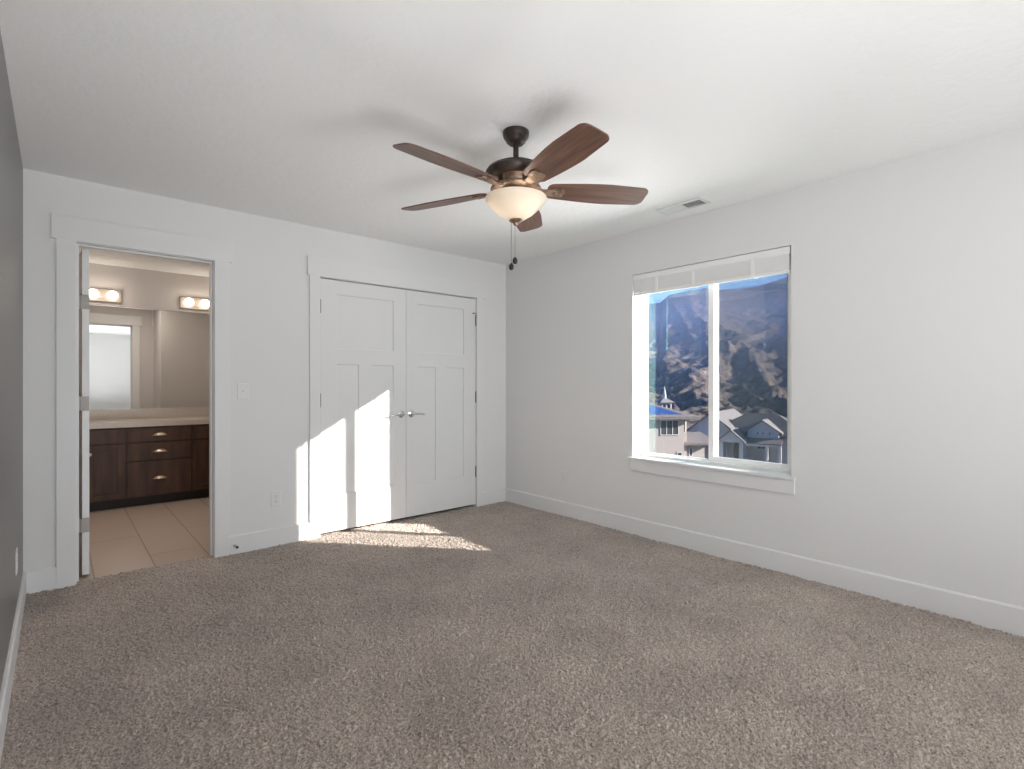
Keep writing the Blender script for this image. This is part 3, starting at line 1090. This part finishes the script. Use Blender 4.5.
vanity_light(0.266, 'lit globe bar light over the mirror beside the open door')
vanity_light(1.256, 'lit globe bar light over the mirror cut by the right jamb')

# ------------------------------------------------------------------ outside
def W(u, v, D):
    """point at depth D (metres ahead of the camera) in the direction of image position (u, v)"""
    return EYE + Fv * D + Rv * ((u - 512) / FPX * D) + Vector((0, 0, -(v - 384.5) / FPX * D))


M['stucco'] = mat('pale_stucco', (0.34, 0.305, 0.285), 0.8)
M['shingle'] = mat('grey_shingle', (0.19, 0.17, 0.17), 0.85)
vary(M['shingle'], (0.09, 0.08, 0.08), (0.16, 0.145, 0.145), 6)
M['shingle_light'] = mat('pale_shingle', (0.34, 0.31, 0.31), 0.85)  # paler shingle; sunlit tone of the gabled slopes put into the colour
vary(M['shingle_light'], (0.14, 0.13, 0.135), (0.22, 0.205, 0.21), 6)
M['bluepanel'] = mat('blue_panel', (0.02, 0.05, 0.19), 0.3)
M['siding'] = mat('grey_siding', (0.42, 0.43, 0.46), 0.7)
M['siding_blue'] = mat('blue_grey_siding', (0.46, 0.52, 0.58), 0.7)
M['extwhite'] = mat('exterior_white', (0.55, 0.54, 0.53), 0.6)
M['extglass'] = mat('dark_window', (0.05, 0.06, 0.07), 0.15)
M['garage'] = mat('brown_garage_door', (0.10, 0.075, 0.065), 0.6)
M['snow'] = mat('pale_driveway', (0.34, 0.34, 0.36), 0.8)
M['dirt'] = mat('dry_grass_ground', (0.30, 0.25, 0.20), 0.95)
vary(M['dirt'], (0.10, 0.085, 0.07), (0.20, 0.17, 0.14), 0.4)


def mountain_mat():
    m = mat('dry_mountain_scrub', (0.3, 0.24, 0.19), 0.95, spec=0.0)
    r = vary(m, (0.045, 0.042, 0.046), (0.125, 0.104, 0.096), 0.075, 0.36, 0.62, 10.0, rough=0.72)
    bump(m, 0.09, 1.0, 6.0, 8.0)
    return m


M['mountain'] = mountain_mat()


def ext_window(parent, x, y, z, w, h, mull=1, m='extwhite'):
    b = MB()
    t = 0.07
    b.box(x - w / 2, x + w / 2, y - 0.06, y, z, z + t).box(x - w / 2, x + w / 2, y - 0.06, y, z + h - t, z + h)
    for i in range(mull + 1):
        xx = x - w / 2 + (w - t) * i / mull
        b.box(xx, xx + t, y - 0.06, y, z, z + h)
    o = b.build('window', M[m], parent)
    MB().box(x - w / 2 + 0.02, x + w / 2 - 0.02, y - 0.03, y + 0.01, z + 0.02, z + h - 0.02).build('pane', M['extglass'], o)
    return o


def gable_roof(x0, x1, y0, y1, ze, zr, t, oh=0.35, axis='y'):
    """two sloping slabs with thickness, ridge along axis"""
    b = MB()
    if axis == 'y':
        xc, hw_ = (x0 + x1) / 2, (x1 - x0) / 2
        k = (zr - ze) / hw_
        for s in (-1, 1):
            xe = xc + s * (hw_ + oh)
            b.prism([(xc, zr), (xe, ze - k * oh), (xe, ze - k * oh + t), (xc, zr + t)], 'y', y0 - oh, y1 + oh)
    else:
        yc, hw_ = (y0 + y1) / 2, (y1 - y0) / 2
        k = (zr - ze) / hw_
        for s in (-1, 1):
            ye = yc + s * (hw_ + oh)
            b.prism([(yc, zr), (ye, ze - k * oh), (ye, ze - k * oh + t), (yc, zr + t)], 'x', x0 - oh, x1 + oh)
    return b


def hip_roof(x0, x1, y0, y1, ze, zr, oh=0.6, t=0.25):
    x0 -= oh; x1 += oh; y0 -= oh; y1 += oh
    r = min(x1 - x0, y1 - y0) / 2
    if x1 - x0 > y1 - y0:
        A, B = (x0 + r, (y0 + y1) / 2, zr), (x1 - r, (y0 + y1) / 2, zr)
    else:
        A, B = ((x0 + x1) / 2, y0 + r, zr), ((x0 + x1) / 2, y1 - r, zr)
    vs = [(x0, y0, ze), (x1, y0, ze), (x1, y1, ze), (x0, y1, ze), (x0, y0, ze + t), (x1, y0, ze + t), (x1, y1, ze + t), (x0, y1, ze + t), A, B]
    fs = [(0, 3, 2, 1), (0, 1, 5, 4), (1, 2, 6, 5), (2, 3, 7, 6), (3, 0, 4, 7)]
    if x1 - x0 > y1 - y0:
        fs += [(4, 5, 9, 8), (5, 6, 9), (6, 7, 8, 9), (7, 4, 8)]
    else:
        fs += [(4, 5, 8), (5, 6, 9, 8), (6, 7, 9), (7, 4, 8, 9)]
    return MB().add(vs, fs)


# --- pale two storey house
PX1 = 55.0
o1 = W(684, 384.5, PX1)
h1 = empty('stucco_house', (o1.x, o1.y, 0), R_(-34))
tag(h1, 'pale stucco two storey house with hip roof and blue roof panel', 'house')
s = FPX / PX1


def hz(v, D=PX1):
    return EYE.z - (v - 384.5) / FPX * D


zg = hz(492)
ze1 = hz(419)
MB().box(-9.0, 0.0, 0, 6.5, zg, ze1).build('wall', M['stucco'], h1)
MB().box(0.0, 0.75, 0.9, 6.5, zg, ze1).build('bump_out_wall', M['stucco'], h1)
hip_roof(-9.0, 0.75, 0, 6.5, ze1, hz(404), 0.75, 0.30).build('roof', M['shingle'], h1)
# blue panel lying on the front slope of the roof
rr = (6.5 + 1.5) / 2
sl = (hz(404) - ze1 - 0.30) / rr
def roof_pt(x, y, up=0.06):
    return (x, y, ze1 + 0.30 + sl * (y + 0.75) + up)
vs = [roof_pt(-7.5, -0.15), roof_pt(-0.35, -0.15), roof_pt(-2.7, 2.6), roof_pt(-6.0, 2.6)]
MB().add(vs + [(x, y, z - 0.05) for x, y, z in vs], [(0, 1, 2, 3), (7, 6, 5, 4), (0, 4, 5, 1), (1, 5, 6, 2), (2, 6, 7, 3), (3, 7, 4, 0)]).build('roof_panel', M['bluepanel'], h1)['label'] = 'bright blue panel on the roof'
zw = hz(435)
ext_window(h1, -1.62, 0.0, zw, 2.05, 1.60, 3)
ext_window(h1, 0.38, 0.9, hz(433.5), 0.42, 1.5, 1)
ext_window(h1, -0.5, 0.0, hz(459), 0.55, 0.75, 1)
ext_window(h1, -2.3, 0.0, hz(459.5), 0.6, 0.45, 1)
# lower wing towards the grey house
lw0 = 0.75
MB().box(lw0, 3.6, 1.2, 6.0, zg, hz(444)).build('wing_wall', M['stucco'], h1)
b = MB()
za, zb_ = hz(446), hz(438)
b.add([(0.2, 0.4, za), (4.1, 0.4, za), (4.1, 0.4, za + 0.22), (0.2, 0.4, za + 0.22), (0.75, 4.4, zb_), (4.1, 4.4, zb_), (4.1, 4.4, zb_ + 0.22), (0.75, 4.4, zb_ + 0.22)],
      [(0, 1, 2, 3), (4, 7, 6, 5), (0, 4, 5, 1), (3, 2, 6, 7), (0, 3, 7, 4), (1, 5, 6, 2)]).build('wing_roof', M['shingle'], h1)
ext_window(h1, 1.35, 1.2, hz(458), 0.40, 0.95, 1)
MB().box(3.45, 3.62, 1.05, 1.2, zg, hz(444)).build('downspout', M['garage'], h1)

# --- cupola with white spire beyond the stucco house
o2 = W(664.5, 384.5, 75)
cu = empty('cupola', (o2.x, o2.y, 0), R_(-34))
tag(cu, 'small cupola with white spire behind the stucco house roof', 'cupola')
z0, z1, z2 = hz(411, 75), hz(402.5, 75), hz(397, 75)
b = MB()
for xx in (-0.75, -0.08, 0.59):
    b.box(xx, xx + 0.16, -0.75, -0.59, z0, z1)
    b.box(xx, xx + 0.16, 0.59, 0.75, z0, z1)
b.box(-0.75, -0.59, -0.08, 0.08, z0, z1).box(0.59, 0.75, -0.08, 0.08, z0, z1)
b.box(-0.75, 0.75, -0.75, 0.75, z1 - 0.25, z1).box(-0.75, 0.75, -0.75, 0.75, z0 - 2.5, z0 + 0.1)
b.build('belfry', M['extwhite'], cu)
MB().box(-0.55, 0.55, -0.55, 0.55, z0 + 0.1, z1 - 0.25).build('opening_shade', M['extglass'], cu)  # dark box; shade within the arched openings put into its colour
hip_roof(-0.75, 0.75, -0.75, 0.75, z1, z2, 0.3, 0.1).build('roof', M['shingle_light'], cu)
MB().lathe([(0, z2 - 0.2), (0.28, z2 - 0.2), (0.26, z2 + 0.1), (0.02, hz(386, 75)), (0, hz(386, 75))], 8).build('spire', M['extwhite'], cu)
MB().box(-1.3, 1.3, -1.3, 1.3, hz(470, 75), z0 - 1.2).build('tower_wall', M['stucco'], cu)
hip_roof(-1.3, 1.3, -1.3, 1.3, z0 - 1.2, z0 + 0.1, 0.3, 0.2).build('tower_roof', M['shingle'], cu)

# --- grey gabled house
PX2 = 62.0
o3 = W(750, 384.5, PX2)
g = empty('gabled_house', (o3.x, o3.y, 0), R_(-76))
tag(g, 'grey blue house with gabled roofs, porch and garage', 'house')
k2 = FPX / PX2


def gx(u):
    return (u - 750) / k2 / 0.96


def gz(v):
    return EYE.z - (v - 384.5) / k2


zgg = gz(466)
ev = gz(437)
MB().box(gx(708), gx(798), 1.5, 8.5, zgg, ev).build('wall', M['siding'], g)
hip_roof(gx(712), gx(796), 1.5, 8.5, ev, gz(415), 0.5, 0.2).build('roof', M['shingle'], g)
# left wing with its broad gable
xa, xb = gx(692), gx(735)
zea, zra = gz(432.5), gz(415)
b = MB().box(xa, xb, 0.2, 13, zgg, zea)
b.prism([(xa, zea), (xb, zea), ((xa + xb) / 2, zra)], 'y', 0.2, 13)
b.build('gable_wing', M['siding'], g)
gable_roof(xa, xb, 0.2, 13, zea, zra, 0.16, 0.35).build('wing_roof', M['shingle_light'], g)
# entry gable with garage opening
xa, xb = gx(725), gx(746)
zea, zra = gz(440), gz(430.5)
b = MB().prism([(xa, zea), (xb, zea), ((xa + xb) / 2, zra)], 'y', -1.6, 1.8)
b.box(xa, xa + 0.42, -1.6, 1.6, zgg, zea).box(xb - 0.42, xb, -1.6, 1.6, zgg, zea).box(xa, xb, -1.6, -1.4, zea - 0.25, zea)
b.build('entry_gable', M['siding_blue'], g)
gable_roof(xa, xb, -1.6, 1.9, zea, zra, 0.14, 0.3).build('entry_roof', M['shingle_light'], g)
MB().box(xa + 0.42, xb - 0.42, 0.6, 0.8, zgg, zea - 0.25).build('garage_door', M['garage'], g)
ext_window(g, gx(719.5), 0.2, gz(452), 0.7, 1.3, 1, 'siding_blue')
# upper gable
xa, xb = gx(747), gx(774)
zea, zra = gz(431), gz(421)
b = MB().box(xa, xb, 0.6, 5, gz(438), zea)
b.prism([(xa, zea), (xb, zea), ((xa + xb) / 2, zra)], 'y', 0.6, 5)
b.build('upper_gable', M['siding_blue'], g)
gable_roof(xa, xb, 0.6, 6.5, zea, zra, 0.14, 0.4).build('upper_roof', M['shingle_light'], g)
for u in (756, 760.5, 766.5):
    ext_window(g, gx(u), 0.6, gz(435), 0.26, 0.42, 1, 'siding_blue')
# porch
b = MB()
xa, xb = gx(747), gx(778)
zt, zl = gz(438), gz(443)
b.add([(xa, -1.2, zl), (xb, -1.2, zl), (xb, 1.4, zt), (xa, 1.4, zt), (xa, -1.2, zl + .14), (xb, -1.2, zl + .14), (xb, 1.4, zt + .14), (xa, 1.4, zt + .14)],
      [(0, 3, 2, 1), (4, 5, 6, 7), (0, 1, 5, 4), (1, 2, 6, 5), (2, 3, 7, 6), (3, 0, 4, 7)])
b.build('porch_roof', M['shingle'], g)
MB().box(xa, xb, -1.25, -1.15, zl - 0.22, zl + 0.02).build('porch_beam', M['extwhite'], g)
for u in (766, 777):
    MB().box(gx(u) - 0.14, gx(u) + 0.14, -1.3, -1.02, zgg, zl - 0.2).build('porch_post', M['extwhite'], g)
ext_window(g, gx(758), 1.5, gz(450), 0.9, 0.85, 2, 'siding_blue')
MB().box(gx(748), gx(776), -1.0, 1.4, zgg, zgg + 0.5).build('porch_floor', M['garage'], g)

# --- further roof at the right edge of the view
o4 = W(800, 384.5, 80)
fh = empty('far_house', (o4.x, o4.y, 0), R_(-76))
tag(fh, 'house mostly hidden behind the grey gabled house, pale roof', 'house')
zf = lambda v: hz(v, 80)
MB().box(-2.4, 4, 0, 7, zf(470), zf(433)).build('wall', M['siding'], fh)
gable_roof(-2.4, 4, 0, 7, zf(433), zf(416), 0.2, 0.4).build('roof', M['shingle_light'], fh)

# --- ground and mountain as one sloping terrain each
gp = W(720, 384.5, 50)
nx_ = 24
xs = np.linspace(4.5, 95, 60)
ys = np.linspace(-60, 90, 60)
XX, YY = np.meshgrid(xs, ys)
dep = XX * Fv.x + YY * Fv.y
ZZ = np.interp(dep, [-60, 4, 15, 40, 58, 66, 90, 150], [-6, -3.2, -4.6, -8.6, hz(478, 58), gz(466), hz(452, 90), hz(440, 120)]) + 0.25 * lattice(XX, YY, 7, 31)
ZZ = ZZ - 0.6
st(grid_object('ground_outside', XX, YY, ZZ, M['dirt']), 'dry ground around the neighbouring houses', 'ground')
dv = W(748, 384.5, 54)
MB()
st(MB().box(-7, 9, -3.6, -1.8, -0.3, 0.10).build('path_driveway', M['snow'], loc=(o3.x, o3.y, zgg)), 'pale driveway in front of the grey gabled house', 'driveway')
bpy.data.objects['path_driveway'].rotation_euler = (0, 0, R_(-76))

us = np.linspace(520, 960, 300)
ts = np.linspace(0, 1.12, 260)
U, T_ = np.meshgrid(us, ts)
ridge = np.interp(us, [520, 600, 640, 648, 660, 668, 690, 706, 720, 735, 750, 765, 780, 792, 830, 960],
                  [318, 308, 303, 301.5, 299, 293, 287, 284, 287, 286, 285, 282, 275.5, 272, 262, 250])
ridge = ridge + 2.5
RD = np.tile(ridge, (len(ts), 1))
tt = np.clip(T_, 0, 1)
D = 80.0 * (1500 / 80.0) ** tt + np.maximum(T_ - 1, 0) * 3000
gprof = np.interp(tt, [0, 0.25, 0.5, 0.7, 0.85, 1.0], [0, 0.16, 0.40, 0.62, 0.80, 1.0])
V = 440 - (440 - RD) * gprof
# spurs running down towards the valley, sharper where the slope is high
wu = U + 22 * lattice(U, T_ * 300, 60, 41) + (T_ - 0.6) * 60
rn = 1 - np.abs(lattice(wu, T_ * 120, 46, 42))
rn2 = 1 - np.abs(lattice(wu + 13, T_ * 260, 22, 43))
rn3 = lattice(U + 9 * lattice(U, T_ * 500, 14, 47), T_ * 520, 9, 44)
env = np.sin(np.clip(tt, 0, 1) * math.pi) ** 0.7 * (1 - tt ** 5)
rn4 = lattice(U, T_ * 900, 4.5, 48)
V = V - env * (15 * (rn - 0.5) + 9 * (rn2 - 0.5) + 3.6 * rn3 + 1.5 * rn4) - 1.2 * lattice(U, T_ * 0, 10, 46) * tt
V = V + np.maximum(T_ - 1, 0) * 900
lat = (U - 512) / FPX * D
PX = EYE.x + Fv.x * D + Rv.x * lat
PY = EYE.y + Fv.y * D + Rv.y * lat
PZ = EYE.z - (V - 384.5) / FPX * D
st(grid_object('mountain', PX, PY, PZ, M['mountain']), 'dry brown mountain rising behind the houses', 'mountain')


def terrain_at(u, v):
    """front-most terrain point in the direction of (u, v)"""
    j = int(np.argmin(np.abs(us - u)))
    for i in range(len(ts)):
        if V[i, j] <= v:
            return Vector((PX[i, j], PY[i, j], PZ[i, j])), D[i, j]
    return Vector((PX[-1, j], PY[-1, j], PZ[-1, j])), D[-1, j]


# small pale buildings on the lower mountainside
spots = [(681, 374, 'pale hillside house lowest on the slope beside the window mullion gap'), (686, 370, 'pale hillside house'), (690, 375, ''), (693, 369, ''), (697, 372, ''), (701, 367, ''), (704, 373, '')]
proto = None
for i, (u, v, _) in enumerate(spots):
    P, d_ = terrain_at(u, v)
    if proto is None:
        hr = empty('hillside_house', P, R_(-50))
        f_ = d_ / 150.0
        MB().box(-0.50, 0.50, 0, 0.8, -0.6, 0.42).build('wall', M['extwhite'], hr)
        gable_roof(-0.50, 0.50, 0, 0.8, 0.42, 0.66, 0.05, 0.08).build('roof', M['shingle_light'], hr)
        proto = hr
    else:
        hr = copy_thing(proto)
        hr.location = P
    sc = d_ / FPX * 3.4 * (0.8 + 0.5 * random.random())
    hr.scale = (sc, sc, sc)
    hr.rotation_euler = (0, 0, R_(-50 + random.uniform(-25, 25)))
    tag(hr, 'tiny pale house in the cluster on the mountainside', 'house', 'pale houses on the mountainside')
P, d_ = terrain_at(764, 350)
tw = empty('hillside_tower', P)
tag(tw, 'tiny white tower alone on the mountainside above the grey house', 'tower')
sc = d_ / FPX
MB().lathe([(0, -2 * sc), (1.3 * sc, -2 * sc), (1.3 * sc, 5 * sc), (0, 5 * sc)], 12).build('shaft', M['extwhite'], tw)
MB().lathe([(0, 5 * sc), (1.5 * sc, 5 * sc), (0, 7.5 * sc)], 12).build('cap', M['extwhite'], tw)

# thin blue haze lying over the valley in front of the mountain
hm = bpy.data.materials.new('valley_haze')
hm.use_nodes = True
hn, hl = hm.node_tree.nodes, hm.node_tree.links
hn.remove(hn['Principled BSDF'])
vs_ = hn.new('ShaderNodeVolumeScatter')
vs_.inputs['Color'].default_value = (0.34, 0.48, 1.0, 1)
vs_.inputs['Density'].default_value = 0.00034
vs_.inputs['Anisotropy'].default_value = 0.2
hl.new(vs_.outputs[0], hn['Material Output'].inputs['Volume'])
hz_ = MB().box(-700, 900, 0, 1400, -60, 160).build('haze', hm)
P_ = Fv * 130 + Rv * 40
hz_.location = (P_.x, P_.y, 0)
hz_.rotation_euler = (0, 0, -YAW)
tag(hz_, 'thin blue haze between the houses and the mountain', 'haze', kind='stuff')
